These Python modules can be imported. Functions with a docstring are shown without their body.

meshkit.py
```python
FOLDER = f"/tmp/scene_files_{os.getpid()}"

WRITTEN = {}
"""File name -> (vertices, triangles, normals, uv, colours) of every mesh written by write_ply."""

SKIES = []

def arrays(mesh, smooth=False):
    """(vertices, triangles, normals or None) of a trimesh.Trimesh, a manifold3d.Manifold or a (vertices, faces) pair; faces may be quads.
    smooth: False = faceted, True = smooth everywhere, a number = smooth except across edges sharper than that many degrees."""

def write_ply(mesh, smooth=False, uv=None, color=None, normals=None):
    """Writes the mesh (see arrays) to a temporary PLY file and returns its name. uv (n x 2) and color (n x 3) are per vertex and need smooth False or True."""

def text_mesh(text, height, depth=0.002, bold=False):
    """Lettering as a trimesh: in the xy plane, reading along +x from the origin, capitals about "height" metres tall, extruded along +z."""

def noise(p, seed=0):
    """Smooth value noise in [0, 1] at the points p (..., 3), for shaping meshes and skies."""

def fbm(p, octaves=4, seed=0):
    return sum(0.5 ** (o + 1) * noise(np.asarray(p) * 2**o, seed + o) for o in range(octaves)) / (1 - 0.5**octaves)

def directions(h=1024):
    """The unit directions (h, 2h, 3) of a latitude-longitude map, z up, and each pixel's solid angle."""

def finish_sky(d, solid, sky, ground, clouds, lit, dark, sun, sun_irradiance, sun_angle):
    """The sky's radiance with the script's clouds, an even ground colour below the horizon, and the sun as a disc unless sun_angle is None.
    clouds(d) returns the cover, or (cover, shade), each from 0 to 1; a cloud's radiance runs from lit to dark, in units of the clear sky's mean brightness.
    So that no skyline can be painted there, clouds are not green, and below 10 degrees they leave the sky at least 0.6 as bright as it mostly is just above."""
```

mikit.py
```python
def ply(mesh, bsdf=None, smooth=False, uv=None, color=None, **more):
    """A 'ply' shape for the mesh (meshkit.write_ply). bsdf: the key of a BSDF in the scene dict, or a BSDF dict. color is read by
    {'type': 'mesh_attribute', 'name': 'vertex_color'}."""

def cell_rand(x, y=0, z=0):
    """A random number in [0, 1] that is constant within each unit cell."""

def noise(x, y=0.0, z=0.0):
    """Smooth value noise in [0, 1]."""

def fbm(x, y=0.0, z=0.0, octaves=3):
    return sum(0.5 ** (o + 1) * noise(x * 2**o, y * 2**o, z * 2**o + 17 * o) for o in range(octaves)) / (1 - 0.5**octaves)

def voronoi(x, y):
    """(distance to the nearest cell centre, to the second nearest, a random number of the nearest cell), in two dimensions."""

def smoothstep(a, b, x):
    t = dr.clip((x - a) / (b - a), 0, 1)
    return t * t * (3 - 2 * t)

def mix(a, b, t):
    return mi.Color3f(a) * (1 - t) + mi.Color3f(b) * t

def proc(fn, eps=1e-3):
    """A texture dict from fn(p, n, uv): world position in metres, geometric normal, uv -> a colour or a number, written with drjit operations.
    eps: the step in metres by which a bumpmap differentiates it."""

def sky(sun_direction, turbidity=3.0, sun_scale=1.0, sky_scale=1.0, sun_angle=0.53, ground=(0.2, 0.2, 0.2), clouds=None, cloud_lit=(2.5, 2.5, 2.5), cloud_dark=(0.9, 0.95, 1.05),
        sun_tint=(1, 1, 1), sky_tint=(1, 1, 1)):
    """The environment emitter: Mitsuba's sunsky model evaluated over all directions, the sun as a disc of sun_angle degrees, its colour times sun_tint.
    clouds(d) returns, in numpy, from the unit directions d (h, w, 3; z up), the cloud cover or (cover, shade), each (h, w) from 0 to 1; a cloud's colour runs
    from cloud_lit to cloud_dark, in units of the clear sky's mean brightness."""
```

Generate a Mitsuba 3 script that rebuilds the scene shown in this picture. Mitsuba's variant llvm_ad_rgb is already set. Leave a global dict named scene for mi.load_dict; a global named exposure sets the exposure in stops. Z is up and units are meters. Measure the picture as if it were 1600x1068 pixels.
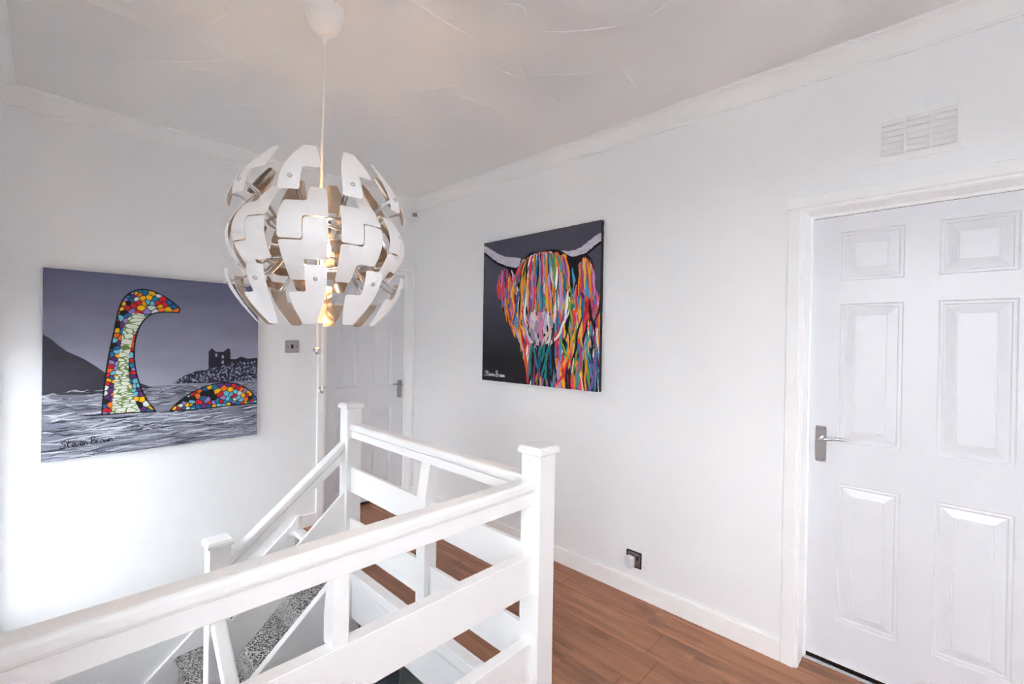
import math, random
import numpy as np, trimesh, shapely, mitsuba as mi, drjit as dr
import mikit, meshkit
from mikit import noise, fbm, voronoi, smoothstep, mix, cell_rand
from shapely.geometry import Polygon, LineString, Point, box as sbox
from scipy.spatial import cKDTree

T = mi.ScalarTransform4f
scene, labels = {'type': 'scene'}, {}
random.seed(7)
rng = np.random.default_rng(7)

# ------------------------------------------------------------------ camera, sky, exposure
# world: x runs along the left wall away from the corner, y along the right wall, z up, landing floor at z = 0
CAM = np.array([2.2847, 3.3654, 1.4191])
YAW, PITCH, ROLL, FPX = math.radians(223.344), math.radians(-0.279), math.radians(0.913), 690.16
_f = np.array([math.cos(YAW) * math.cos(PITCH), math.sin(YAW) * math.cos(PITCH), math.sin(PITCH)])
_r = np.cross(_f, [0, 0, 1]); _r /= np.linalg.norm(_r); _u = np.cross(_r, _f)
UP = -math.sin(ROLL) * _r + math.cos(ROLL) * _u
scene['camera'] = {'type': 'perspective', 'fov_axis': 'x', 'fov': 2 * math.degrees(math.atan(800 / FPX)), 'near_clip': 0.02, 'far_clip': 200.0,
                   'to_world': T().look_at(origin=CAM.tolist(), target=(CAM + _f).tolist(), up=UP.tolist())}
exposure = 4.82
scene['sky'] = mikit.sky([0.3, 0.8, 0.6], turbidity=3.0, sun_scale=0.0, sky_scale=1.0, ground=(0.36, 0.36, 0.36),
                         clouds=lambda d: (np.full(d.shape[:2], 0.97), 0.15 + 0.2 * meshkit.fbm(d * 3.0, 3)), cloud_lit=(2.90, 3.02, 3.19), cloud_dark=(2.15, 2.25, 2.40))
scene['sky']['sampling_weight'] = 8.0
BULB = (3.0, 1.85, 0.85)

# ------------------------------------------------------------------ helpers
def lin(c):
    c = np.asarray(c, float)
    c = c / 255.0 if c.max() > 1.0 else c
    return np.where(c < 0.04045, c / 12.92, ((c + 0.055) / 1.055) ** 2.4)

def numbered(key):
    if key not in scene and key not in labels:
        return key
    n = 1
    while f'{key}_{n:03d}' in scene or f'{key}_{n:03d}' in labels:
        n += 1
    return f'{key}_{n:03d}'

def tag(key, label=None, cat=None, group=None, kind=None):
    d = {k: v for k, v in (('label', label), ('category', cat), ('group', group), ('kind', kind)) if v}
    if d:
        labels.setdefault(key, {}).update(d)
    return key

def thing(name, label, cat, group=None):
    return tag(numbered(name), label, cat, group)

def add(name, mesh, bsdf, parent=None, smooth=30, label=None, cat=None, group=None, kind=None, **kw):
    key = numbered(parent + '__' + name if parent else name)
    if isinstance(mesh, (list, tuple)) and len(mesh) and hasattr(mesh[0], 'faces'):
        mesh = cat_mesh(mesh)
    scene[key] = mesh if isinstance(mesh, dict) else mikit.ply(mesh, bsdf, smooth=smooth, **kw)
    tag(key, label, cat, group, kind)
    return key

def struct(name, mesh, bsdf, label, parent=None, smooth=30):
    return add(name, mesh, bsdf, parent, smooth, label if not parent else None, kind='structure' if not parent else None)

def cat_mesh(ms):
    return trimesh.util.concatenate(list(ms))

def cb(x0, x1, y0, y1, z0, z1, b=0.0015):
    """a box with chamfered edges"""
    x0, x1 = sorted((x0, x1)); y0, y1 = sorted((y0, y1)); z0, z1 = sorted((z0, z1))
    b = min(b, 0.3 * min(x1 - x0, y1 - y0, z1 - z0))
    if b <= 0:
        return trimesh.creation.box(bounds=[[x0, y0, z0], [x1, y1, z1]])
    pts = []
    for sx in (0, 1):
        for sy in (0, 1):
            for sz in (0, 1):
                X, Y, Z = (x0, x1)[sx], (y0, y1)[sy], (z0, z1)[sz]
                dx, dy, dz = (b, -b)[sx], (b, -b)[sy], (b, -b)[sz]
                pts += [(X, Y + dy, Z + dz), (X + dx, Y, Z + dz), (X + dx, Y + dy, Z)]
    return trimesh.convex.convex_hull(np.array(pts))

def prism(poly, axis, a, b):
    """extrude a polygon along an axis; the polygon's coordinates are the two other axes in x, y, z order"""
    poly = poly if hasattr(poly, 'exterior') else Polygon(poly)
    m = trimesh.creation.extrude_polygon(poly, b - a, engine='earcut')
    v = np.array(m.vertices); w = v[:, 2] + a
    out = {'x': np.c_[w, v[:, 0], v[:, 1]], 'y': np.c_[v[:, 0], w, v[:, 1]], 'z': np.c_[v[:, 0], v[:, 1], w]}[axis]
    m = trimesh.Trimesh(out, m.faces, process=False)
    if axis == 'y':
        m.invert()
    return m

def tube(pts, r, n=10):
    """a round rod along the points; r is a number or one per point"""
    pts = np.asarray(pts, float); r = np.full(len(pts), r) if np.isscalar(r) else np.asarray(r, float)
    t = np.gradient(pts, axis=0); t /= np.linalg.norm(t, axis=1, keepdims=True)
    up = np.array([0, 0, 1.0]) if abs(t[0][2]) < 0.9 else np.array([1.0, 0, 0])
    rings = []
    nrm = np.cross(t[0], up); nrm /= np.linalg.norm(nrm)
    for p, d, q in zip(pts, t, r):
        nrm = nrm - d * (nrm @ d); nrm /= np.linalg.norm(nrm); bn = np.cross(d, nrm)
        a = np.arange(n) / n * 2 * np.pi
        rings.append(p + q * (np.cos(a)[:, None] * nrm + np.sin(a)[:, None] * bn))
    v = np.vstack(rings + [pts[:1], pts[-1:]]); f = []
    m = len(pts)
    for i in range(m - 1):
        for j in range(n):
            a0, a1, b0, b1 = i * n + j, i * n + (j + 1) % n, (i + 1) * n + j, (i + 1) * n + (j + 1) % n
            f += [[a0, a1, b1], [a0, b1, b0]]
    for j in range(n):
        f += [[m * n, (j + 1) % n, j], [m * n + 1, (m - 1) * n + j, (m - 1) * n + (j + 1) % n]]
    return trimesh.Trimesh(v, f, process=False)

def lathe(prof, cx, cy, n=40):
    """prof: (r, z) from bottom to top"""
    m = trimesh.creation.revolve(np.array(prof, float), sections=n)
    m.apply_translation([cx, cy, 0]); m.fix_normals()
    return m

def rrect(x0, x1, y0, y1, r, q=4):
    return sbox(x0 + r, y0 + r, x1 - r, y1 - r).buffer(r, quad_segs=q)

def shear(m, src, dst, k, at):
    m = m.copy(); v = np.array(m.vertices); v[:, dst] += k * (v[:, src] - at); m.vertices = v
    return m

# ------------------------------------------------------------------ materials
def two(b): return {'type': 'twosided', 'bsdf': b}
def rgb(c): return {'type': 'rgb', 'value': [float(x) for x in c]}
def paint(c, rough=0.35, spec=0.5): return two({'type': 'principled', 'base_color': rgb(c), 'roughness': rough, 'specular': spec})
def metal(c, rough): return two({'type': 'principled', 'base_color': rgb(c), 'roughness': rough, 'metallic': 1.0})

scene['mat_wall'] = paint((0.825, 0.838, 0.845), 0.6, 0.3)

def ceil_h(p, n, uv):
    # combed plaster: patches of fine parallel grooves, each patch in a direction of its own
    wx, wy = p.x + 0.12 * noise(p.x * 2.3, p.y * 2.3, 1.0), p.y + 0.12 * noise(p.x * 2.3, p.y * 2.3, 7.0)
    d1, d2, c = voronoi(wx * 2.6, wy * 2.6)
    ang = c * 6.2832
    s = dr.sin((p.x * dr.cos(ang) + p.y * dr.sin(ang)) * 820.0 + 3.0 * noise(p.x * 6, p.y * 6, 3.0))
    on = smoothstep(0.46, 0.58, noise(p.x * 3.1, p.y * 3.1, 11.0)) * smoothstep(1.5, 2.3, p.y)
    return 0.8 * s * on + 0.25 * noise(p.x * 45, p.y * 45, 2.0)
scene['mat_ceiling'] = two({'type': 'bumpmap', 'arbitrary': mikit.proc(ceil_h, 1.0e-3), 'scale': 0.0016,
                            'nested': {'type': 'principled', 'base_color': rgb((0.755, 0.75, 0.735)), 'roughness': 0.7, 'specular': 0.2}})
scene['mat_gloss'] = paint((0.85, 0.86, 0.86), 0.30)
scene['mat_trim'] = paint((0.84, 0.84, 0.83), 0.35)
scene['mat_cove'] = paint((0.83, 0.83, 0.82), 0.6, 0.25)
scene['mat_door'] = paint((0.715, 0.73, 0.755), 0.28)
def wood(p, n, uv):
    row = dr.floor((p.x - 0.01) / 0.192)
    off = cell_rand(row, 3.0, 1.0)
    tone = cell_rand(row, dr.floor((p.y + off * 3.0) / 1.29), 5.0)
    across, along = p.x * 1.0, p.y + tone * 7.0
    w = 0.012 * fbm(along * 1.7, across * 9 + tone * 20, 2.0, 3)
    g1 = fbm((across + w) * 60, along * 3.0, tone * 9, 4)
    g2 = noise((across + w) * 420, along * 9.0, tone * 5)
    knot = smoothstep(0.52, 0.80, fbm(across * 13 + tone * 31, along * 4.0, 4.0, 4))
    base = mix((0.395, 0.182, 0.099), (0.268, 0.114, 0.061), smoothstep(0.25, 0.85, g1))
    base = base * (0.80 + 0.40 * tone) * (0.90 + 0.20 * g2)
    return mix(base, (0.12, 0.056, 0.034), 0.5 * knot)
scene['mat_plank'] = two({'type': 'principled', 'base_color': mikit.proc(wood), 'roughness': 0.36, 'specular': 0.35})
scene['mat_groove'] = paint((0.05, 0.028, 0.02), 0.7, 0.1)
def carpet(p, n, uv):
    a = noise(p.x * 210, p.y * 210, p.z * 210)
    b = noise(p.x * 170 + 40, p.y * 170, p.z * 170)
    v = smoothstep(0.33, 0.70, 0.65 * a + 0.35 * b)
    return mix((0.040, 0.038, 0.037), (0.52, 0.50, 0.475), v)
scene['mat_carpet'] = two({'type': 'bumpmap', 'arbitrary': mikit.proc(lambda p, n, uv: noise(p.x * 300, p.y * 300, p.z * 300), 1e-3), 'scale': 0.003,
                           'nested': {'type': 'principled', 'base_color': mikit.proc(carpet), 'roughness': 0.95, 'specular': 0.1}})
scene['mat_chrome'] = metal((0.66, 0.67, 0.69), 0.08)
scene['mat_mirror'] = metal((0.64, 0.54, 0.45), 0.10)
scene['mat_nickel'] = metal((0.34, 0.32, 0.315), 0.25)
scene['mat_dark_plastic'] = paint((0.012, 0.011, 0.011), 0.4)
scene['mat_petal'] = paint((0.92, 0.92, 0.92), 0.30, 0.5)
scene['mat_white_plastic'] = paint((0.82, 0.82, 0.80), 0.35)
scene['mat_device'] = paint((0.66, 0.67, 0.70), 0.3)
scene['mat_cord'] = paint((0.78, 0.74, 0.68), 0.6)
scene['mat_grey_plastic'] = paint((0.22, 0.23, 0.25), 0.3)
scene['mat_art'] = two({'type': 'principled', 'base_color': {'type': 'mesh_attribute', 'name': 'vertex_color'}, 'roughness': 0.55, 'specular': 0.25})
scene['mat_canvas_dark'] = paint((0.025, 0.024, 0.03), 0.6, 0.2)
scene['mat_canvas_slate'] = paint(lin((92, 94, 120)), 0.6, 0.2)
scene['mat_ink'] = paint((0.006, 0.006, 0.008), 0.5, 0.2)
scene['mat_white_ink'] = paint((0.75, 0.77, 0.8), 0.5, 0.2)
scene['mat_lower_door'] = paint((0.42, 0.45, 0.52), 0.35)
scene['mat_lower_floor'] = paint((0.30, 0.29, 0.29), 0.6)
scene['mat_bulb'] = paint((0.9, 0.75, 0.5), 0.3)
scene['mat_pane'] = {'type': 'thindielectric', 'int_ior': 1.5}

# ------------------------------------------------------------------ room shell
H, XW, YR, ZL = 2.643, 2.462, 5.0, -2.634          # ceiling, wall by the stair window, rear wall, lower hall's floor
LD0, LD1 = 0.036, 0.800                            # far door's opening in the left wall
RD0, RD1 = 2.963, 3.716                            # near door's opening in the right wall
DH = 2.003
W1 = (0.08, 1.18, -0.05, 1.42)                     # stair window: y0, y1, z0, z1
W2 = (2.72, 4.80, 0.70, 2.30)                      # landing window behind the camera

def wall_poly(a0, a1, z0, z1, holes):
    return sbox(a0, z0, a1, z1).difference(shapely.union_all([sbox(h[0], h[2], h[1], h[3]) for h in holes]))
struct('wall_left', prism(wall_poly(-0.16, XW + 0.14, ZL - 0.1, H + 0.1, [(LD0, LD1, -0.05, DH), (LD0, LD1, ZL, ZL + DH)]), 'y', -0.14, 0.0), 'mat_wall', 'white painted wall behind the stairs, with the far door and the lake picture', smooth=False)
struct('wall_right', prism(wall_poly(0.0, YR + 0.14, ZL - 0.1, H + 0.1, [(RD0, RD1, -0.05, DH)]), 'x', -0.14, 0.0), 'mat_wall', 'long white painted wall with the near door and the colourful strand picture', smooth=False)
struct('wall_front', prism(wall_poly(0.0, YR + 0.14, ZL - 0.1, H + 0.1, [W1, W2]), 'x', XW, XW + 0.14), 'mat_wall', 'white wall with the stair window, opposite the near door', smooth=False)
struct('wall_rear', cb(-0.14, XW + 0.14, YR, YR + 0.14, ZL - 0.1, H + 0.1, 0), 'mat_wall', 'white wall at the end of the landing behind the viewer', smooth=False)
struct('ceiling', cb(-0.16, XW + 0.16, -0.16, YR + 0.16, H, H + 0.1, 0), 'mat_ceiling', 'white ceiling of combed and trowelled textured plaster', smooth=False)
RIDGES = [[(1.38, 1.98), (1.24, 1.99), (1.09, 2.0)], [(1.14, 2.22), (1.09, 2.26), (1.03, 2.23)], [(0.95, 2.22), (0.85, 2.33), (0.75, 2.51)], [(1.07, 1.46), (0.98, 1.59), (0.92, 1.7)], [(0.92, 1.61), (0.71, 1.67), (0.59, 1.7)], [(0.73, 2.03), (0.65, 2.13), (0.58, 2.23)], [(0.87, 2.03), (0.73, 1.97)], [(0.9, 1.93), (0.74, 1.96)], [(0.53, 2.34), (0.4, 2.33), (0.33, 2.33)], [(1.0, 1.19), (0.87, 1.31)], [(0.77, 1.43), (0.69, 1.56)], [(0.62, 1.0), (0.54, 1.13), (0.49, 1.31)], [(0.57, 1.96), (0.44, 1.95)], [(0.73, 2.55), (0.75, 2.69)], [(2.19, 1.09), (2.08, 1.09), (2.0, 1.09)], [(1.92, 1.05), (1.86, 1.23), (1.81, 1.42)], [(2.05, 0.73), (1.92, 0.86), (1.81, 0.98), (1.72, 1.1)], [(1.87, 1.17), (1.77, 1.14), (1.65, 1.1), (1.64, 1.03)], [(1.86, 0.85), (1.69, 0.97)], [(1.68, 1.28), (1.6, 1.32), (1.51, 1.39)], [(1.88, 1.43), (1.82, 1.4), (1.74, 1.35)], [(2.37, 0.45), (2.31, 0.48)], [(1.66, 0.61), (1.47, 0.79)]]
def ridge(pts, w=0.0030, h=0.0020):
    """a low trowel ridge under the ceiling, fading out at both ends"""
    pts = np.array(pts, float); d = np.r_[0, np.cumsum(np.linalg.norm(np.diff(pts, axis=0), axis=1))]
    from scipy.interpolate import make_interp_spline
    p = make_interp_spline(d / d[-1], pts, k=min(2, len(pts) - 1))(np.linspace(0, 1, 15)) if len(pts) < 9 else pts
    p = p + (meshkit.noise(np.c_[p * 22, np.zeros(15)])[:, None] - 0.5) * 0.006
    t = np.gradient(p, axis=0); t /= np.linalg.norm(t, axis=1, keepdims=True); nn = np.c_[-t[:, 1], t[:, 0]]
    e = np.sin(np.linspace(0.12, np.pi - 0.12, 15))[:, None] ** 0.6
    v = np.vstack([np.c_[p + nn * w * e, np.full(15, H + 0.0002)], np.c_[p, H - h * e[:, 0]], np.c_[p - nn * w * e, np.full(15, H + 0.0002)]])
    f = []
    for i in range(14):
        for a in (0, 15):
            f += [[a + i, a + i + 1, a + i + 16], [a + i, a + i + 16, a + i + 15]]
    return trimesh.Trimesh(v, f, process=False)
for r_ in RIDGES:
    add('plaster_ridge', ridge(r_), 'mat_cove', 'ceiling', smooth=False)
struct('floor_lower', cb(-0.16, XW + 0.14, -0.16, YR + 0.14, ZL - 0.1, ZL, 0), 'mat_lower_floor', 'grey floor of the hall below the stairwell', smooth=False)
slab = sbox(0.0, -0.0, XW, YR).difference(sbox(0.985, -0.01, XW + 0.1, 2.255))
flo = struct('floor', prism(slab, 'z', -0.287, -0.012), 'mat_wall', 'brown wood laminate floor of the landing', smooth=False)
struct('wall_beyond_1', cb(-0.22, -0.19, RD0 - 0.15, RD1 + 0.15, -0.1, DH + 0.2, 0), 'mat_groove', 'dark space behind the near door', smooth=False)
struct('wall_beyond_2', cb(LD0 - 0.15, LD1 + 0.15, -0.22, -0.19, -0.1, DH + 0.2, 0), 'mat_groove', 'dark space behind the far door', smooth=False)
struct('wall_beyond_3', cb(LD0 - 0.15, LD1 + 0.15, -0.22, -0.19, ZL, ZL + DH + 0.2, 0), 'mat_groove', 'dark space behind the lower door', smooth=False)
# door recess floors
struct('floor_recess', [cb(-0.19, 0.0, RD0, RD1, -0.05, -0.012, 0), cb(LD0, LD1, -0.19, 0.0, -0.05, -0.012, 0)], 'mat_groove', 'strips of floor inside the two door recesses', smooth=False)

# laminate planks: rows 192 mm wide along the right wall, each plank an entry
joints = {-1: 3.30, 0: 1.822, 1: 2.447, 2: 1.22, 3: 2.436, 4: 1.71}
for k in range(-1, 13):
    x0, x1 = 0.010 + 0.192 * k, 0.010 + 0.192 * (k + 1)
    if k == -1:
        x0, x1, ylo, yhi = -0.13, x1, RD0, RD1
    elif x0 < 0.948:
        ylo, yhi = 0.0, YR
    else:
        ylo, yhi = 2.30, YR
    x1 = min(x1, XW)
    j = joints.get(k, 2.6 + 1.29 * random.random())
    cuts = [ylo] + [c for c in np.arange(j - 1.29 * 5, yhi, 1.29) if ylo + 0.05 < c < yhi - 0.05] + [yhi]
    if k == 4:                                          # this row narrows along the stairwell
        cuts = sorted([c for c in cuts if abs(c - 2.31) > 0.1] + [2.31])
    for a, b in zip(cuts[:-1], cuts[1:]):
        x1 = min(0.010 + 0.192 * (k + 1), XW, 0.948 if k == 4 and b < 2.32 else 9.0)
        add('plank', cb(x0 + 0.0006, x1 - 0.0006, a + 0.0006, b - 0.0006, -0.012, 0.0, 0.0020), 'mat_plank', flo, smooth=False)
add('plank', cb(LD0, LD1, -0.12, -0.0005, -0.012, 0.0, 0.0012), 'mat_plank', flo, smooth=False)
# floor edges by the stairwell: flat white nosing and a moulding on the fascia under it
nose = [(0.948, 0.0), (0.949, 0.004), (1.004, 0.004), (1.009, 0.0), (1.009, -0.010), (1.003, -0.016), (1.003, -0.028), (0.998, -0.034), (0.998, -0.058), (0.992, -0.066), (0.990, -0.082), (0.985, -0.084), (0.985, -0.012), (0.948, -0.012)]
struct('trim_1', prism(nose, 'y', 0.831, 2.24), 'mat_gloss', 'white moulded edging along the landing floor above the stairwell')
snose = [(0.965, 0.0), (0.966, 0.004), (1.026, 0.004), (1.034, -0.002), (1.034, -0.020), (1.026, -0.026), (0.992, -0.026), (0.992, -0.012), (0.965, -0.012)]
struct('trim_2', prism(snose, 'y', 0.0252, 0.7548), 'mat_gloss', 'white nosing at the top of the stairs')
struct('trim_3', prism([(2.31, 0.0), (2.31, 0.004), (2.25, 0.004), (2.246, 0.0), (2.246, -0.02), (2.252, -0.03), (2.255, -0.08), (2.255, -0.012), (2.31, -0.012)], 'x', 1.03, XW), 'mat_gloss', 'white edging of the landing floor under the front banister')

# coving and skirting
def cove(n=9):
    a = np.linspace(0, np.pi / 2, n)
    c = [(0.073 - 0.012 - 0.056 * math.sin(t) + 0.0, H - 0.091 + 0.012 + 0.074 * (1 - math.cos(t))) for t in a[::-1]]
    return [(0.0, H + 0.01), (0.0, H - 0.091), (0.006, H - 0.091), (0.006, H - 0.080)] + c[::-1][::-1][0:0] + [(0.008 + 0.055 * (1 - math.cos(t)), H - 0.079 + 0.071 * math.sin(t)) for t in a] + [(0.063, H - 0.004), (0.073, H - 0.004), (0.073, H + 0.01)]
CV = cove()
struct('trim_4', prism(CV, 'x', 0.0, XW).apply_transform(np.eye(4)), 'mat_cove', 'white plaster coving over the wall with the lake picture')
struct('trim_5', prism(CV, 'y', 0.0, YR), 'mat_cove', 'white plaster coving over the wall with the near door')
struct('trim_6', prism([(XW - a, b) for a, b in CV], 'y', 0.0, YR), 'mat_cove', 'white plaster coving over the window wall')
SK = [(0.0, 0.0), (0.016, 0.0), (0.016, 0.078), (0.0135, 0.083), (0.0135, 0.088), (0.008, 0.095), (0.0, 0.096)]
struct('baseboard_right', [prism(SK, 'y', 0.0, 2.9005), prism(SK, 'y', RD1 + 0.064, YR)], 'mat_trim', 'white skirting board along the wall with the near door')
struct('baseboard_left', prism([(a, b + 0.0) for a, b in SK], 'x', 0.866, 0.985), 'mat_trim', 'short white skirting board beside the far door')
struct('baseboard_front', prism([(XW - a, b) for a, b in SK], 'y', 2.31, YR), 'mat_trim', 'white skirting board under the landing window')

# ------------------------------------------------------------------ doors
RINGS = [(0.0, 0.0), (0.0045, -0.0045), (0.009, -0.0035), (0.0135, -0.0035), (0.018, -0.009), (0.0205, -0.009), (0.050, -0.0015), (0.0515, -0.0028), (0.054, -0.0028), (0.0555, -0.001)]
def panel_mesh(a0, a1, z0, z1):
    """moulded panel in (a, z, depth): nested rectangular rings and a flat field"""
    v, f = [], []
    for d, h in RINGS:
        v += [(a0 + d, z0 + d, h), (a1 - d, z0 + d, h), (a1 - d, z1 - d, h), (a0 + d, z1 - d, h)]
    n = len(RINGS)
    for i in range(n - 1):
        for j in range(4):
            p, q, r, s = 4 * i + j, 4 * i + (j + 1) % 4, 4 * i + 4 + (j + 1) % 4, 4 * i + 4 + j
            f += [[p, q, r], [p, r, s]]
    e = 4 * (n - 1)
    f += [[e, e + 1, e + 2], [e, e + 2, e + 3]]
    return np.array(v, float), np.array(f)

def make_door(name, label, kind, face, a0, a1, z0, z1, cols, rows, base=0.0, mat='mat_door'):
    """kind 'x': leaf lies in a plane of constant x (a = y); 'y': of constant y (a = x). face: coordinate of its front."""
    def put(v, f):
        w = np.c_[face + v[:, 2], v[:, 0], v[:, 1]] if kind == 'x' else np.c_[v[:, 0], face + v[:, 2], v[:, 1]]
        m = trimesh.Trimesh(w, f, process=False)
        if kind == 'y':
            m.invert()
        return m
    tag(name, label, kind='structure')
    holes = [sbox(c0, r0, c1, r1) for c0, c1 in cols for r0, r1 in rows]
    leaf = sbox(a0, z0, a1, z1).difference(shapely.union_all(holes))
    add('leaf', prism(leaf, kind, face - 0.038, face), mat, name, smooth=False)
    for c0, c1 in cols:
        for r0, r1 in rows:
            add('panel', put(*panel_mesh(c0, c1, r0, r1)), mat, name, smooth=False)

make_door('door_1', 'white six panel door on the right with a chrome lever handle', 'x', -0.122, 2.974, 3.706, 0.018, 1.986,
          [(3.079, 3.289), (3.391, 3.601)], [(0.205, 0.812), (0.990, 1.600), (1.700, 1.915)])
make_door('door_2', 'white six panel door in the far corner behind the banister', 'y', -0.090, 0.046, 0.764, 0.028, 1.990,
          [(0.165, 0.352), (0.498, 0.684)], [(0.145, 0.815), (1.000, 1.600), (1.700, 1.915)])
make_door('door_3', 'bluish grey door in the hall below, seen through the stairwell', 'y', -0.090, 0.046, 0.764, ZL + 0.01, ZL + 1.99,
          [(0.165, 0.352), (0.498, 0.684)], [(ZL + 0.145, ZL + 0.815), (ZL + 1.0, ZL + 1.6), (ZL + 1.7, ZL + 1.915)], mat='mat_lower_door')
# linings, stops and casings
def lining(door, kind, o0, o1, b, h, leaf_face):
    def bx(d0, d1, a0, a1, z0, z1, c=0.001):
        return cb(d0, d1, a0, a1, z0, z1, c) if kind == 'x' else cb(a0, a1, d0, d1, z0, z1, c)
    e = 0.0045
    add('lining', [bx(-0.139, 0.003, o0, o0 + e, b, h), bx(-0.139, 0.003, o1 - e, o1, b, h), bx(-0.139, 0.003, o0 + e, o1 - e, h - e, h)], 'mat_gloss', door, smooth=False)
    s = leaf_face + 0.024
    add('stop', [bx(leaf_face + 0.001, s, o0 + e, o0 + 0.014, b, h - e), bx(leaf_face + 0.001, s, o1 - 0.014, o1 - e, b, h - e), bx(leaf_face + 0.001, s, o0 + e, o1 - e, h - 0.016, h - e)], 'mat_gloss', door, smooth=False)
lining('door_1', 'x', RD0, RD1, 0.0, DH, -0.122)
lining('door_2', 'y', LD0, LD1, 0.0, DH, -0.090)
lining('door_3', 'y', LD0, LD1, ZL, ZL + DH, -0.090)
CAS = [(0.0, 0.0), (0.0, 0.012), (0.003, 0.016), (0.046, 0.019), (0.050, 0.016), (0.052, 0.010), (0.0615, 0.010), (0.063, 0.008), (0.063, 0.0)]   # across the width, out of the wall; its moulded side towards the opening
def casing_v(a_out, sgn, kind, z0, z1):
    pts = [(a_out + sgn * p, q) for p, q in CAS]
    return prism([(q, a) for a, q in pts], 'z', z0, z1) if kind == 'x' else prism([(a, q) for a, q in pts], 'z', z0, z1)
add('casing', casing_v(2.901, 1, 'x', 0.0, 2.0105), 'mat_gloss', 'door_1')
add('casing', casing_v(RD1 + 0.063, -1, 'x', 0.0, 2.0105), 'mat_gloss', 'door_1')
headp = [(q * 1.12, 2.064 - 0.0 - p) for p, q in CAS]
add('casing', prism(headp, 'y', 2.899, RD1 + 0.066), 'mat_gloss', 'door_1')
add('casing', casing_v(0.863, -1, 'y', 0.0, 2.005), 'mat_gloss', 'door_2')
add('casing', cb(0.004, 0.036, 0.0, 0.014, 0.0, 2.005, 0.002), 'mat_gloss', 'door_2')
add('casing', [cb(0.002, 0.866, 0.0, 0.016, 2.003, 2.036, 0.003), cb(0.002, 0.872, 0.0, 0.024, 2.036, 2.072, 0.006)], 'mat_gloss', 'door_2')
add('casing', [cb(0.80, 0.863, 0.0, 0.016, ZL, ZL + 2.06, 0.003), cb(0.004, 0.036, 0.0, 0.016, ZL, ZL + 2.06, 0.003), cb(0.036, 0.80, 0.0, 0.016, ZL + 2.003, ZL + 2.06, 0.003)], 'mat_gloss', 'door_3')
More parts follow.
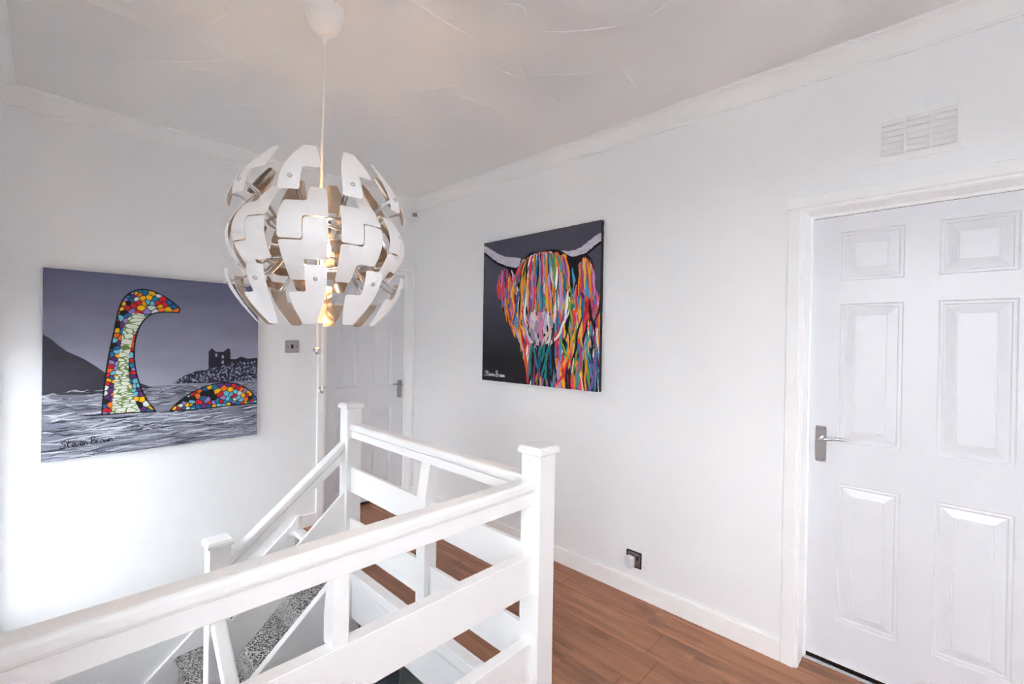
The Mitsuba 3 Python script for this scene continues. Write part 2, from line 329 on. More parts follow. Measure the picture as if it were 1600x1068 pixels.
add('threshold', prism([(-0.128, 0.0), (-0.124, 0.0035), (-0.110, 0.006), (-0.098, 0.0035), (-0.094, 0.0)], 'y', RD0 + 0.005, RD1 - 0.005), 'mat_chrome', 'door_1', label='silver metal threshold strip')
# hinge-side marks: a small dent in the near door
def handle(door, kind, face, a, z0, z1, dirn, spindle_z, mat, length):
    """plate on the leaf with a curved lever"""
    w = 0.021
    pts = rrect(a - w, a + w, z0, z1, 0.008).union(sbox(a - w * 0.8, z0 - 0.004, a + w * 0.8, z1 + 0.004).buffer(0.0)).convex_hull
    plate = prism(pts, kind, face, face + 0.008)
    def P(d, aa, z):
        return (face + d, aa, z) if kind == 'x' else (aa, face + d, z)
    hk = add('handle', plate, mat, door, label='metal lever handle on a long plate')
    t = np.linspace(0, 1, 12)
    path = [P(0.008, a, spindle_z), P(0.030, a, spindle_z)] + [P(0.046 - 0.004 * s, a + dirn * (0.002 + length * s), spindle_z + 0.012 * math.sin(s * math.pi * 0.62) ) for s in t]
    add('lever', tube(path, [0.010, 0.010] + list(np.linspace(0.0085, 0.0055, 12)), 10), mat, hk, smooth=50)
    for dz in (z0 + 0.006, z1 - 0.006):
        for da in (-0.013, 0.013):
            c = P(0.0082, a + da, dz)
            add('screw', trimesh.creation.icosphere(1, 0.0035).apply_translation(c), 'mat_grey_plastic', hk)
handle('door_1', 'x', -0.122, 3.019, 0.900, 1.052, 1, 0.999, 'mat_chrome', 0.092)
handle('door_2', 'y', -0.090, 0.090, 0.892, 1.040, 1, 1.000, 'mat_nickel', 0.085)

# ------------------------------------------------------------------ windows (they light the stairs and the landing)
def window(name, label, w, bars):
    y0, y1, z0, z1 = w
    tag(name, label, kind='structure')
    fr = [cb(XW + 0.05, XW + 0.11, y0, y1, z0, z0 + 0.055), cb(XW + 0.05, XW + 0.11, y0, y1, z1 - 0.055, z1), cb(XW + 0.05, XW + 0.11, y0, y0 + 0.055, z0 + 0.055, z1 - 0.055), cb(XW + 0.05, XW + 0.11, y1 - 0.055, y1, z0 + 0.055, z1 - 0.055)]
    for b in bars:
        fr.append(cb(XW + 0.055, XW + 0.105, b - 0.03, b + 0.03, z0 + 0.055, z1 - 0.055))
    add('frame', fr, 'mat_gloss', name, smooth=False)
    add('sill', cb(XW - 0.03, XW + 0.05, y0 - 0.03, y1 + 0.03, z0 - 0.02, z0 + 0.004, 0.003), 'mat_gloss', name, smooth=False)
    edges = [y0 + 0.055] + sum([[b - 0.03, b + 0.03] for b in bars], []) + [y1 - 0.055]
    for a, b in zip(edges[::2], edges[1::2]):
        add('pane', trimesh.Trimesh([(XW + 0.08, a, z0 + 0.055), (XW + 0.08, b, z0 + 0.055), (XW + 0.08, b, z1 - 0.055), (XW + 0.08, a, z1 - 0.055)], [[0, 2, 1], [0, 3, 2]], process=False), 'mat_pane', name, smooth=False)
window('window_1', 'white framed window over the stairs beside the lake picture', W1, [])
window('window_2', 'white framed landing window opposite the near door', W2, [3.76])

# ------------------------------------------------------------------ stairs
RISE, GO, NX = 0.1881, 0.2293, 1.032
stairs = thing('staircase', 'white painted staircase with speckled grey carpet going down along the left wall', 'staircase')
def step_poly(a0, a1, z, drop):
    """tread and the riser under its nosing, rounded, as one carpeted piece"""
    r = 0.014
    arc = [(a1 - r + r * math.sin(t), z - r + r * math.cos(t)) for t in np.linspace(0, math.pi, 8)]
    return [(a0, z - 0.03), (a0, z)] + arc + [(a1 - 0.018, z - 0.032), (a1 - 0.018, z - drop), (a1 - 0.045, z - drop), (a1 - 0.045, z - 0.03)]
# riser under the landing's nosing
top = add('step', prism([(0.992, -0.026), (1.016, -0.026), (1.016, -RISE), (0.992, -RISE)], 'y', 0.025, 0.755), 'mat_carpet', stairs, smooth=False)
n_z = -RISE
for i in range(3):
    x_back = NX + GO * i - 0.018 if i else 1.016
    add('step', prism(step_poly(x_back - 0.001, NX + GO * (i + 1), -RISE * (i + 1), RISE), 'y', 0.025, 0.755), 'mat_carpet', stairs, smooth=40)
# winders round the middle newel post
C0 = (1.69, 0.80)
fan = [[(1.700, 0.03), (1.700, 0.80), (2.06, 0.03)], [(1.72, 0.80), (2.05, 0.03), (XW, 0.03), (XW, 0.40)], [(1.74, 0.80), (XW, 0.39), (XW, 0.83), (1.74, 0.83)]]
for i, p in enumerate(fan):
    z = -RISE * (4 + i)
    add('step', prism(Polygon(p).buffer(0.012).intersection(sbox(1.0, 0.026, XW - 0.002, 0.84)), 'z', z - RISE - 0.02, z), 'mat_carpet', stairs, smooth=False)
for i in range(7):
    z = -RISE * (7 + i)
    m = prism([(b, c) for b, c in step_poly(0.81 + GO * i, 0.83 + GO * (i + 1), z, RISE)], 'x', 1.735, XW - 0.02)
    add('step', m, 'mat_carpet', stairs, smooth=40)
# strings
ZS = lambda x: 0.047 - 0.85 * (x - 1.02)
wall_string = Polygon([(0.985, -0.35), (0.985, 0.100), (1.004, 0.100), (1.035, ZS(1.035) + 0.020), (2.30, ZS(2.30) + 0.012), (2.30, ZS(2.30) - 0.45), (1.3, ZS(1.3) - 0.45)])
add('wall_string', prism(wall_string, 'y', 0.0006, 0.0246), 'mat_gloss', stairs, smooth=False, label='white board along the wall beside the steps')
OS = lambda x: -0.219 - 0.85 * (x - 1.30)
add('outer_string', prism([(1.03, OS(1.03)), (1.632, OS(1.632)), (1.632, OS(1.632) - 0.31), (1.03, OS(1.03) - 0.31)], 'y', 0.757, 0.800), 'mat_gloss', stairs, smooth=False, label='white board along the open side of the steps')
add('lower_string', prism([(0.835, -0.52), (2.42, -0.52 - 0.82 * 1.585), (2.42, -0.90 - 0.82 * 1.585), (0.835, -0.98)], 'x', 1.662, 1.705), 'mat_gloss', stairs, smooth=False)
add('spandrel', [prism([(1.0, OS(1.0) - 0.29), (1.64, OS(1.64) - 0.29), (1.64, ZL), (1.0, ZL)], 'y', 0.766, 0.790),
                 prism([(0.79, -0.90), (2.42, -0.88 - 0.82 * 1.585), (2.42, ZL), (0.79, ZL)], 'x', 1.668, 1.695)], 'mat_wall', stairs, smooth=False)

# ------------------------------------------------------------------ banister: newel posts, handrails, boards, balusters
ban = thing('banister', 'white painted ranch style banister round the open stairwell', 'banister')
def post(x0, x1, y0, y1, zb, zt, lean=None):
    m = cb(x0, x1, y0, y1, zb, zt, 0.003)
    c = trimesh.convex.convex_hull(np.vstack([cb(x0 - 0.012, x1 + 0.012, y0 - 0.012, y1 + 0.012, zt, zt + 0.022, 0.004).vertices, cb(x0 - 0.004, x1 + 0.004, y0 - 0.004, y1 + 0.004, zt, zt + 0.030, 0.002).vertices]))
    k = add('newel_post', m, 'mat_gloss', ban, smooth=False)
    add('cap', c, 'mat_gloss', k, smooth=False)
post(0.937, 1.030, 2.240, 2.333, -0.287, 0.991)
post(0.937, 1.030, 0.738, 0.831, -0.45, 0.987)
post(1.632, 1.725, 0.742, 0.835, ZL, 0.372)
HRP = lambda a0, a1, z0, z1: rrect(a0, a1, z0, z1, 0.013, 5).union(rrect(a0 + 0.004, a1 - 0.004, z0, z0 + 0.02, 0.003, 2))
# along the landing
add('handrail', prism(HRP(0.944, 1.012, 0.856, 0.897), 'y', 0.831, 2.240), 'mat_gloss', ban, smooth=40)
add('board', cb(0.962, 1.004, 0.831, 2.240, 0.811, 0.8520, 0.002), 'mat_gloss', ban, smooth=False)
add('board', cb(0.984, 1.004, 0.831, 2.240, 0.484, 0.632, 0.002), 'mat_gloss', ban, smooth=False)
add('board', cb(0.984, 1.004, 0.831, 2.240, 0.154, 0.323, 0.002), 'mat_gloss', ban, smooth=False)
balp = [(0.962, 0.0), (1.030, 0.0), (1.030, 0.66), (1.005, 0.815), (0.962, 0.815)]
add('baluster', prism(balp, 'y', 1.560, 1.630), 'mat_gloss', ban, smooth=False)
# in front: it runs very slightly askew towards the window wall
KF = -0.040
def fr(m): return shear(m, 0, 1, KF, 1.03)
add('handrail', fr(prism(HRP(2.247, 2.316, 0.857, 0.897), 'x', 1.030, XW)), 'mat_gloss', ban, smooth=40)
add('board', fr(cb(1.030, XW, 2.258, 2.302, 0.802, 0.8525, 0.002)), 'mat_gloss', ban, smooth=False)
add('board', fr(cb(1.030, XW, 2.258, 2.302, 0.474, 0.618, 0.002)), 'mat_gloss', ban, smooth=False)
add('board', fr(cb(1.030, XW, 2.258, 2.302, 0.130, 0.290, 0.002)), 'mat_gloss', ban, smooth=False)
balf = [(2.2985, 0.615), (2.2985, 0.805), (2.262, 0.805), (2.244, 0.69), (2.244, 0.615)]
add('baluster', fr(prism(balf, 'x', 1.731, 1.772)), 'mat_gloss', ban, smooth=False)
balf2 = [(2.2985, 0.0), (2.2985, 0.475), (2.244, 0.475), (2.244, 0.0)]
add('baluster', fr(prism(balf2, 'x', 1.731, 1.772)), 'mat_gloss', ban, smooth=False)
# down the stairs
SL = -0.82
def sl(m): return shear(m, 0, 2, SL, 1.30)
add('handrail', sl(prism(HRP(0.750, 0.813, 0.519, 0.567), 'x', 1.030, 1.632)), 'mat_gloss', ban, smooth=40)
add('board', sl(cb(1.030, 1.632, 0.768, 0.806, 0.460, 0.5145, 0.002)), 'mat_gloss', ban, smooth=False)
add('board', shear(cb(1.030, 1.632, 0.785, 0.806, 0.026, 0.244, 0.002), 0, 2, -0.88, 1.30), 'mat_gloss', ban, smooth=False)
add('handrail', shear(prism(HRP(1.648, 1.713, -0.046, 0.004), 'y', 0.835, 2.20), 1, 2, -0.85, 0.835), 'mat_gloss', ban, smooth=40)

# ------------------------------------------------------------------ pictures
N = 620
G = np.linspace(0, 1, N)
U, V = np.meshgrid(G, G)                       # V from the bottom
def nz(x, y, s=0): return meshkit.fbm(np.stack([x, y, np.full_like(x, 0.37 + s)], -1), 4, s)
def fill(img, poly, col, alpha=1.0):
    if poly.is_empty:
        return
    x0, y0, x1, y1 = poly.bounds
    i0, i1 = max(0, int(y0 * (N - 1))), min(N, int(y1 * (N - 1)) + 2)
    j0, j1 = max(0, int(x0 * (N - 1))), min(N, int(x1 * (N - 1)) + 2)
    if i0 >= i1 or j0 >= j1:
        return
    m = shapely.contains_xy(poly, U[i0:i1, j0:j1], V[i0:i1, j0:j1])
    sub = img[i0:i1, j0:j1]
    c = np.asarray(col, float) if not callable(col) else col(U[i0:i1, j0:j1], V[i0:i1, j0:j1])[m]
    sub[m] = sub[m] * (1 - alpha) + c * alpha
def ribbon(pts, w):
    """tapered brush stroke"""
    pts = np.asarray(pts, float); t = np.gradient(pts, axis=0); t /= np.linalg.norm(t, axis=1, keepdims=True) + 1e-9
    n = np.c_[-t[:, 1], t[:, 0]] * np.asarray(w)[:, None]
    p = Polygon(np.vstack([pts + n, (pts - n)[::-1]]))
    return p if p.is_valid else p.buffer(0)
def spline(pts, n=40):
    from scipy.interpolate import CubicSpline
    pts = np.asarray(pts, float); d = np.r_[0, np.cumsum(np.linalg.norm(np.diff(pts, axis=0), axis=1))]
    return CubicSpline(d / d[-1], pts)(np.linspace(0, 1, n))
PAL = [lin(c) for c in ((205, 35, 48), (236, 178, 22), (28, 122, 160), (92, 48, 110), (232, 112, 42), (112, 190, 212), (24, 28, 30), (150, 130, 190), (215, 225, 218), (205, 35, 48), (236, 178, 22), (40, 96, 150))]
def mosaic(img, poly, cell, seed, inner=None):
    """coloured patches with dark leading inside a shape; an inner band of pale green-white ones"""
    r = np.random.default_rng(seed)
    x0, y0, x1, y1 = poly.bounds
    n = int((x1 - x0) * (y1 - y0) / cell ** 2)
    pts = np.c_[r.uniform(x0, x1, n), r.uniform(y0, y1, n)]
    for _ in range(3):                                     # even the cells out
        q = np.c_[r.uniform(x0, x1, 6000), r.uniform(y0, y1, 6000)]
        _, k = cKDTree(pts).query(q)
        pts = np.array([q[k == i].mean(0) if (k == i).any() else pts[i] for i in range(len(pts))])
    m = shapely.contains_xy(poly, U, V); P = np.c_[U[m], V[m]]
    d, k = cKDTree(pts).query(P, k=2)
    ci = r.integers(0, len(PAL), len(pts)); col = np.array([PAL[i] for i in ci])[k[:, 0]]
    col = col * (0.85 + 0.3 * r.random(len(pts))[k[:, 0]])[:, None]
    line = (d[:, 1] - d[:, 0]) < 0.0036
    col[line] = lin((22, 26, 34))
    if inner is not None:
        pale = shapely.contains_xy(inner, P[:, 0], P[:, 1])
        Q = P * np.array([0.55, 1.25]); pt2 = np.c_[r.uniform(x0, x1, 420), r.uniform(y0, y1, 420)] * np.array([0.55, 1.25])
        d2, k2 = cKDTree(pt2).query(Q, k=2)
        c2 = np.where(((d2[:, 1] - d2[:, 0]) < 0.0034)[:, None], lin((104, 132, 66)), lin((226, 232, 214)) * (0.86 + 0.16 * r.random(420)[k2[:, 0]])[:, None])
        col[pale] = c2[pale]
    img[m] = col
    edge = poly.exterior.buffer(0.0035)
    fill(img, edge, lin((14, 18, 24)))

def lake_picture():
    img = np.zeros((N, N, 3))
    sky_t = np.clip((V - 0.36) / 0.64, 0, 1)[..., None]
    n1 = nz(U * 3 + 4, V * 9, 1)[..., None]; n2 = nz(U * 2, V * 5 + 3, 2)[..., None]
    c = lin((158, 160, 178)) * (1 - sky_t) + lin((96, 98, 126)) * sky_t
    img[:] = c * (0.74 + 0.52 * n1) * (0.9 + 0.2 * n2)
    water = V < 0.365
    wn = nz(U * 4 + 1, V * 40, 4)[..., None]
    img[water] = (lin((128, 130, 146)) * (0.55 + 0.9 * wn))[water]
    # hills
    fill(img, Polygon([(0, .66), (.03, .635), (.06, .60), (.09, .57), (.13, .545), (.16, .525), (.20, .49), (.24, .45), (.30, .42), (.38, .39), (.45, .352), (.2, .335), (0, .345)]), lambda u, v: lin((58, 57, 68)) * (0.55 + 0.9 * nz(u * 5 + v * 6, v * 12 - u * 7, 6))[..., None])
    # a wooded point with a ruin
    ruin = Polygon([(.72, .44), (.72, .562), (.728, .575), (.738, .585), (.75, .57), (.762, .562), (.80, .562), (.815, .575), (.828, .587), (.838, .575), (.84, .515), (.87, .512), (.90, .53), (.94, .515), (1.0, .52), (1.0, .40), (.75, .40)])
    fill(img, ruin, lin((40, 38, 52)))
    for a, b in ((.755, .53), (.79, .52), (.79, .485)):
        fill(img, sbox(a, b, a + .012, b + .02), lin((150, 152, 172)))
    r = np.random.default_rng(3)
    bush = Polygon([(.54, .372), (.56, .392), (.60, .42), (.66, .445), (.72, .452), (.78, .47), (.85, .49), (.93, .50), (1, .51), (1, .37), (.75, .365)])
    fill(img, bush, lin((44, 44, 58)))
    for _ in range(420):
        x, y = r.uniform(.545, 1), r.uniform(.37, .505)
        if bush.contains(Point(x, y)):
            fill(img, Point(x, y).buffer(r.uniform(.002, .0055)), lin((150, 154, 178)) * r.uniform(0.35, 1.25))
    # water strokes
    for _ in range(520):
        y = 0.36 * r.random() ** 0.8; x = r.uniform(-.05, 1); L = r.uniform(.03, .16) * (0.5 + 1.2 * (0.36 - y) / 0.36)
        near = math.exp(-((y - .17) / .07) ** 2)
        bright = r.random() < 0.46 + 0.25 * near * (0.2 < x < 0.8)
        col = lin((214, 220, 232)) * r.uniform(.7, 1.05) if bright else lin((26, 27, 40)) * r.uniform(.8, 1.8)
        xs = np.linspace(x, x + L, 9); ys = y + 0.004 * np.sin(np.linspace(0, r.uniform(3, 8), 9) + r.uniform(0, 6)) + r.uniform(-.1, .1) * (xs - x)
        fill(img, ribbon(np.c_[xs, ys], 0.0042 * r.uniform(.35, 1.0) * np.sin(np.linspace(0.15, np.pi - .05, 9))), col, 0.9 if near > .3 else 0.65)
    # abstract leaded-glass forms: a tall bent plume and a low mound
    plume = Polygon(np.vstack([spline([(.228, .222), (.24, .42), (.26, .59), (.28, .72), (.30, .83), (.335, .895), (.40, .925), (.47, .905), (.53, .865), (.57, .825)], 60), spline([(.565, .80), (.50, .80), (.44, .785), (.395, .735), (.37, .66), (.36, .56), (.372, .44), (.41, .31), (.462, .215)], 60)]))
    inner = Polygon(np.vstack([spline([(.27, .222), (.275, .36), (.29, .50), (.305, .62), (.32, .72), (.36, .79)], 40), spline([(.43, .77), (.375, .70), (.35, .62), (.337, .50), (.345, .38), (.39, .225)], 40)]))
    mosaic(img, plume.buffer(0), 0.027, 11, inner.buffer(0))
    mound = Polygon(np.vstack([spline([(.53, .213), (.59, .28), (.67, .33), (.77, .36), (.88, .35), (.95, .305), (1.0, .235)], 50), [(1.0, .215), (.84, .212), (.67, .206)]]))
    mosaic(img, mound, 0.026, 12)
    return img

HAIR = [lin(c) for c in ((212, 40, 62), (236, 150, 30), (232, 92, 40), (60, 150, 190), (28, 100, 150), (120, 84, 160), (190, 150, 200), (236, 214, 214), (232, 190, 60), (120, 160, 60), (228, 60, 84), (40, 150, 150), (20, 18, 26), (16, 14, 20), (244, 240, 240), (170, 60, 120))]
def strand_picture():
    img = np.zeros((N, N, 3))
    n1 = nz(U * 3, V * 3, 8)[..., None]; n2 = nz(U * 14, V * 5, 9)[..., None]
    t = np.clip((V - .15) / .5, 0, 1)[..., None]
    img[:] = (lin((30, 28, 34)) * (1 - t) + lin((78, 78, 92)) * t) * (0.7 + 0.45 * n1 + 0.2 * n2)
    r = np.random.default_rng(21)
    # two pale sweeping brush strokes
    for pts, wd in (([(-.01, .965), (.08, .915), (.16, .87), (.25, .84), (.36, .815)], np.linspace(.020, .036, 40)), ([(1.01, .905), (.93, .87), (.85, .83), (.77, .82), (.70, .83)], np.linspace(.022, .030, 40))):
        s = spline(pts, 40)
        fill(img, ribbon(s + [0.0, -0.018], wd), lin((18, 16, 24)))
        fill(img, ribbon(s, wd * (0.9 + 0.2 * r.random(40))), lambda u, v: lin((196, 194, 208)) * (0.72 + 0.5 * nz(u * 30, v * 60, 5))[..., None])
    mass = Polygon(np.vstack([spline([(.45, .02), (.41, .19), (.34, .31), (.25, .43), (.18, .56), (.15, .68), (.18, .775), (.25, .80), (.33, .79), (.43, .865), (.54, .875), (.64, .875), (.73, .845), (.80, .81), (.89, .815), (.945, .76), (.95, .62), (1.0, .55)], 120), [(1.0, 0.0), (.47, 0.0)]])).buffer(0)
    fill(img, mass, lin((20, 18, 26)))
    def stroke(p0, ang, L, w, col, wob, ph, curl):
        k = 26; pts = [np.array(p0, float)]; a = ang
        for i in range(k):
            a += curl / k + wob * math.sin(ph + i * 0.48) / k * 6
            pts.append(pts[-1] + L / k * np.array([math.sin(a), -math.cos(a)]))
        p = ribbon(np.array(pts), w * np.sin(np.linspace(0.10, np.pi - 0.02, k + 1)) ** 0.6)
        fill(img, p.intersection(zone) if zone is not None else p, col)
    zone = mass.buffer(0.012)
    cols = lambda: HAIR[r.integers(0, len(HAIR))] * r.uniform(.85, 1.1)
    for _ in range(420):                                  # long wavy strands below and on the right
        x, y = r.uniform(.40, 1.04), r.uniform(.08, .70)
        if not mass.contains(Point(min(x, .995), y)):
            continue
        stroke((x, y + .06), r.normal(.06, .10), r.uniform(.18, .40), r.uniform(.006, .014), cols(), r.uniform(.15, .45), r.uniform(0, 6), r.normal(0, .3))
    for _ in range(170):                                  # the thin left fringe
        y = r.uniform(.34, .74); x = .155 + r.uniform(0, .15) + max(0, (.64 - y)) * .52
        stroke((x, y + .04), r.normal(.30, .08), r.uniform(.12, .24), r.uniform(.004, .009), HAIR[r.choice([0, 1, 2, 1, 5, 6, 8, 10, 12, 7, 3])], .25, r.uniform(0, 6), r.normal(.05, .15))
    for cx, cy in ((.215, .715), (.89, .715)):            # two rounded tufts at the sides
        for _ in range(70):
            a = r.uniform(-1.5, 1.5); stroke((cx + .055 * math.sin(a), cy + .085 * math.cos(a) * r.uniform(.6, 1)), r.normal(0.1 * (cx - .5), .12), r.uniform(.12, .26), r.uniform(.005, .011), HAIR[r.choice([0, 1, 2, 5, 8, 10, 12, 3, 15, 6])], .25, r.uniform(0, 6), 0)
    for t in np.linspace(-1, 1, 300)[r.permutation(300)]: # the crown: strands fanning out from a parting
        x = .54 + .15 * t * r.uniform(.2, 1); y = .872 - .035 * t * t - .10 * r.random() ** 2
        stroke((x, y), (x - .54) * 3.6 + r.normal(0, .07), r.uniform(.16, .40), r.uniform(.006, .013), cols(), r.uniform(.1, .35), r.uniform(0, 6), -(x - .54) * 4.2)
    for x, c in ((.40, 7), (.47, 14), (.52, 2), (.57, 1), (.62, 7), (.67, 2), (.73, 1), (.44, 0), (.60, 10)):   # pale and orange crests along its top
        fill(img, Point(x, .845 - 1.2 * (x - .56) ** 2).buffer(.024), HAIR[c])
    for t in np.linspace(-1, 1, 60)[r.permutation(60)]:
        x = .55 + .19 * t; stroke((x, .862 - .05 * t * t), (x - .55) * 3.2 + r.normal(0, .1), r.uniform(.10, .24), r.uniform(.005, .010), cols(), .2, r.uniform(0, 6), -(x - .55) * 3)
    # loose pale strokes in the middle, over a dark patch
    zone = None
    for _ in range(46):                                   # dark strands under it
        x, y = r.uniform(.47, .66), r.uniform(.18, .32)
        stroke((x, y), r.normal(0, .15), r.uniform(.14, .26), r.uniform(.006, .013), HAIR[r.choice([12, 13, 12, 4, 15, 11])] * 0.7, .25, r.uniform(0, 6), 0)
    zone = Polygon([(.43, .40), (.47, .475), (.62, .475), (.66, .40), (.665, .335), (.63, .285), (.55, .262), (.49, .275), (.45, .32)]).buffer(.004)
    fill(img, zone, lin((26, 24, 32)))
    for _ in range(70):
        x, y = r.uniform(.40, .66), r.uniform(.32, .52)
        c = [(206, 204, 216), (190, 184, 204), (232, 190, 176), (150, 146, 164), (214, 130, 170), (60, 58, 70), (226, 222, 230)][r.integers(0, 7)]
        stroke((x, y), r.normal(.5 - (x - .4) * 3.2, .25), r.uniform(.08, .17), r.uniform(.008, .017), lin(c), .3, r.uniform(0, 6), r.normal(0, .6))
    return img

def art_mesh(img, kind):
    uu, vv = U.ravel(), V.ravel()
    if kind == 'left':
        v = np.c_[2.291 - 1.010 * uu, np.full(N * N, 0.0302), 0.743 + 1.012 * vv]
    else:
        v = np.c_[np.full(N * N, 0.0302), 0.936 + 1.013 * uu, 1.118 + 1.018 * vv]
    i = np.arange(N * N).reshape(N, N); a, b, c, d = i[:-1, :-1].ravel(), i[:-1, 1:].ravel(), i[1:, 1:].ravel(), i[1:, :-1].ravel()
    f = np.vstack([np.c_[a, b, c], np.c_[a, c, d]])
    q = np.pad(img, ((1, 1), (1, 1), (0, 0)), mode='edge')
    img = sum(w * q[a:a + N, b:b + N] for a, b, w in [(1, 1, .4), (0, 1, .11), (2, 1, .11), (1, 0, .11), (1, 2, .11), (0, 0, .04), (0, 2, .04), (2, 0, .04), (2, 2, .04)])
    weave = 0.93 + 0.07 * (np.indices((N, N)).sum(0) % 2).ravel()[:, None]
    return trimesh.Trimesh(v, f, process=False), np.clip(img.reshape(-1, 3) * weave, 0, 1)

pic1 = thing('canvas_picture', 'large grey lake canvas with mosaic coloured forms, hanging above the stairs', 'picture')
m, c = art_mesh(lake_picture(), 'left')
add('picture_face', m, 'mat_art', pic1, smooth=True, color=c)
add('canvas', cb(1.281, 2.291, 0.001, 0.030, 0.743, 1.755, 0.0015), 'mat_canvas_slate', pic1, smooth=False)
pic2 = thing('canvas_picture', 'square dark canvas with flowing multicoloured brush strands on the wall near the corner', 'picture')
m, c = art_mesh(strand_picture(), 'right')
add('picture_face', m, 'mat_art', pic2, smooth=True, color=c)
add('canvas', cb(0.001, 0.030, 0.936, 1.949, 1.118, 2.136, 0.0015), 'mat_canvas_dark', pic2, smooth=False)
# handwriting on both: pen strokes for each letter, in units of the letter height
PEN = {'S': [[(.62, .92), (.35, 1.0), (.12, .8), (.3, .58), (.55, .38), (.45, .08), (.1, .0), (-.05, .15)]], 't': [[(.15, .95), (.1, .3), (.2, .02), (.35, .06)], [(-.08, .62), (.55, .72)]],
       'e': [[(.05, .25), (.33, .32), (.3, .5), (.12, .46), (.06, .18), (.22, .02), (.42, .12)]], 'v': [[(.0, .45), (.14, .03), (.34, .48)]], 'n': [[(.03, .42), (.04, .02), (.04, .25), (.2, .42), (.32, .3), (.34, .02), (.48, .08)]],
       'B': [[(.1, 1.0), (.06, -.05)], [(-.02, .95), (.42, .98), (.46, .7), (.1, .52), (.52, .42), (.5, .08), (.02, .0)]], 'r': [[(.04, .42), (.05, .02), (.08, .28), (.28, .42)]],
       'o': [[(.2, .44), (.04, .28), (.12, .04), (.3, .08), (.34, .32), (.2, .44)]], 'w': [[(.0, .44), (.1, .04), (.24, .34), (.36, .04), (.5, .46)]]}
def signature(pic, kind, u0, v0, h, bsdf, slope):
    x = 0.0; ms = []
    for ch in 'Steven Brown':
        if ch == ' ':
            x += 0.28; continue
        for st in PEN[ch]:
            s = spline(np.array(st) + [x, 0], 14) * h
            s[:, 1] += slope * s[:, 0]
            a, b = u0 + s[:, 0], v0 + s[:, 1]
            p = np.c_[2.291 - 1.010 * a, np.full(len(s), 0.0306), 0.743 + 1.012 * b] if kind == 'left' else np.c_[np.full(len(s), 0.0306), 0.936 + 1.013 * a, 1.118 + 1.018 * b]
            ms.append(tube(p, 0.0019 if kind == 'left' else 0.0019, 6))
        x += {'S': .68, 't': .5, 'B': .62, 'w': .56}.get(ch, .44)
    add('signature', ms, bsdf, pic, smooth=True, label='handwritten signature')
signature(pic1, 'left', 0.068, 0.062, 0.036, 'mat_ink', 0.05)
signature(pic2, 'right', 0.028, 0.034, 0.036, 'mat_white_ink', 0.0)

# ------------------------------------------------------------------ pendant lamp
LX, LY, ZC = 1.576, 1.708, 1.756
PHI = math.atan2(CAM[1] - LY, CAM[0] - LX)          # petal number 0 is turned a little left of the way to the viewpoint
lamp = thing('pendant_lamp', 'white globe pendant lamp of interlocking petals with mirrored insides', 'lamp')
def lp(r, th, z):
    a = PHI + math.radians(th)
    return (LX + r * math.cos(a), LY + r * math.sin(a), z)
add('ceiling_rose', lathe([(0.0, 2.538), (0.012, 2.5385), (0.028, 2.546), (0.045, 2.561), (0.058, 2.583), (0.066, 2.610), (0.069, 2.636), (0.069, 2.6429), (0.0, 2.6429)], LX, LY), 'mat_white_plastic', lamp, smooth=50)
add('cord_grip', lathe([(0.0, 2.510), (0.0075, 2.510), (0.0095, 2.540), (0.0, 2.542)], LX, LY, 20), 'mat_white_plastic', lamp, smooth=50)
add('cable', tube([(LX + 0.0022 * math.sin(z * 7), LY + 0.002 * math.cos(z * 5), z) for z in np.linspace(2.515, 1.90, 26)], np.linspace(0.0034, 0.0048, 26), 10), 'mat_cord', lamp, smooth=50)
def r_mid(z): return 0.302 - 1.12 * (np.sqrt((z - ZC) ** 2 + 0.11 ** 2) - 0.11)
def r_out(z, z_leg): return 0.302 - 1.0 * (np.sqrt((z - z_leg) ** 2 + 0.10 ** 2) - 0.10)
def petal(poly, c, rfun, thick_out, thick_in):
    """a rounded plate in (degrees about its middle, z), bent onto the globe"""
    k = 0.30 * math.pi / 180
    q = shapely.affinity.scale(poly, k, 1.0, origin=(0, 0))
    q = q.buffer(-0.008, quad_segs=4).buffer(0.016, quad_segs=4).buffer(-0.008, quad_segs=4)
    q = shapely.segmentize(q, 0.012)
    v2, f = trimesh.creation.triangulate_polygon(q, engine='earcut')
    v3 = np.c_[v2, np.zeros(len(v2))]
    v3, f = trimesh.remesh.subdivide_to_size(v3, f, 0.02)
    m = trimesh.Trimesh(v3, f, process=True); v3, f = np.array(m.vertices), np.array(m.faces)
    area = np.cross(v3[f[:, 1]] - v3[f[:, 0]], v3[f[:, 2]] - v3[f[:, 0]])[:, 2]
    f[area < 0] = f[area < 0][:, ::-1]
    th = PHI + np.radians(c) + v3[:, 0] / 0.30; R = rfun(v3[:, 1])
    def on(off): return np.c_[LX + (R + off) * np.cos(th), LY + (R + off) * np.sin(th), v3[:, 1]]
    n = len(v3); e = np.sort(np.vstack([f[:, [0, 1]], f[:, [1, 2]], f[:, [2, 0]]]), 1)
    eu, cnt = np.unique(e, axis=0, return_counts=True); bd = set(map(tuple, eu[cnt == 1]))
    side = []
    for t in f:
        for a, b in ((t[0], t[1]), (t[1], t[2]), (t[2], t[0])):
            if (min(a, b), max(a, b)) in bd:
                side += [[b, a, n + a], [b, n + a, n + b]]
    return trimesh.Trimesh(np.vstack([on(thick_out), on(thick_in)]), np.vstack([f, f[:, ::-1] + n, side]), process=False)
P1 = lambda lo, st, tip: Polygon([(-14, lo), (-1.6, lo), (-1.6, st), (9.6, st), (8.6, (st + tip) / 2), (5.0, tip), (-6.6, tip), (-9.4, tip - 0.026), (-11.9, tip - 0.056), (-13.3, st + 0.008), (-13.9, st - 0.030)])
rot = lambda p: shapely.affinity.scale(p, -1, -1, origin=(0, ZC))
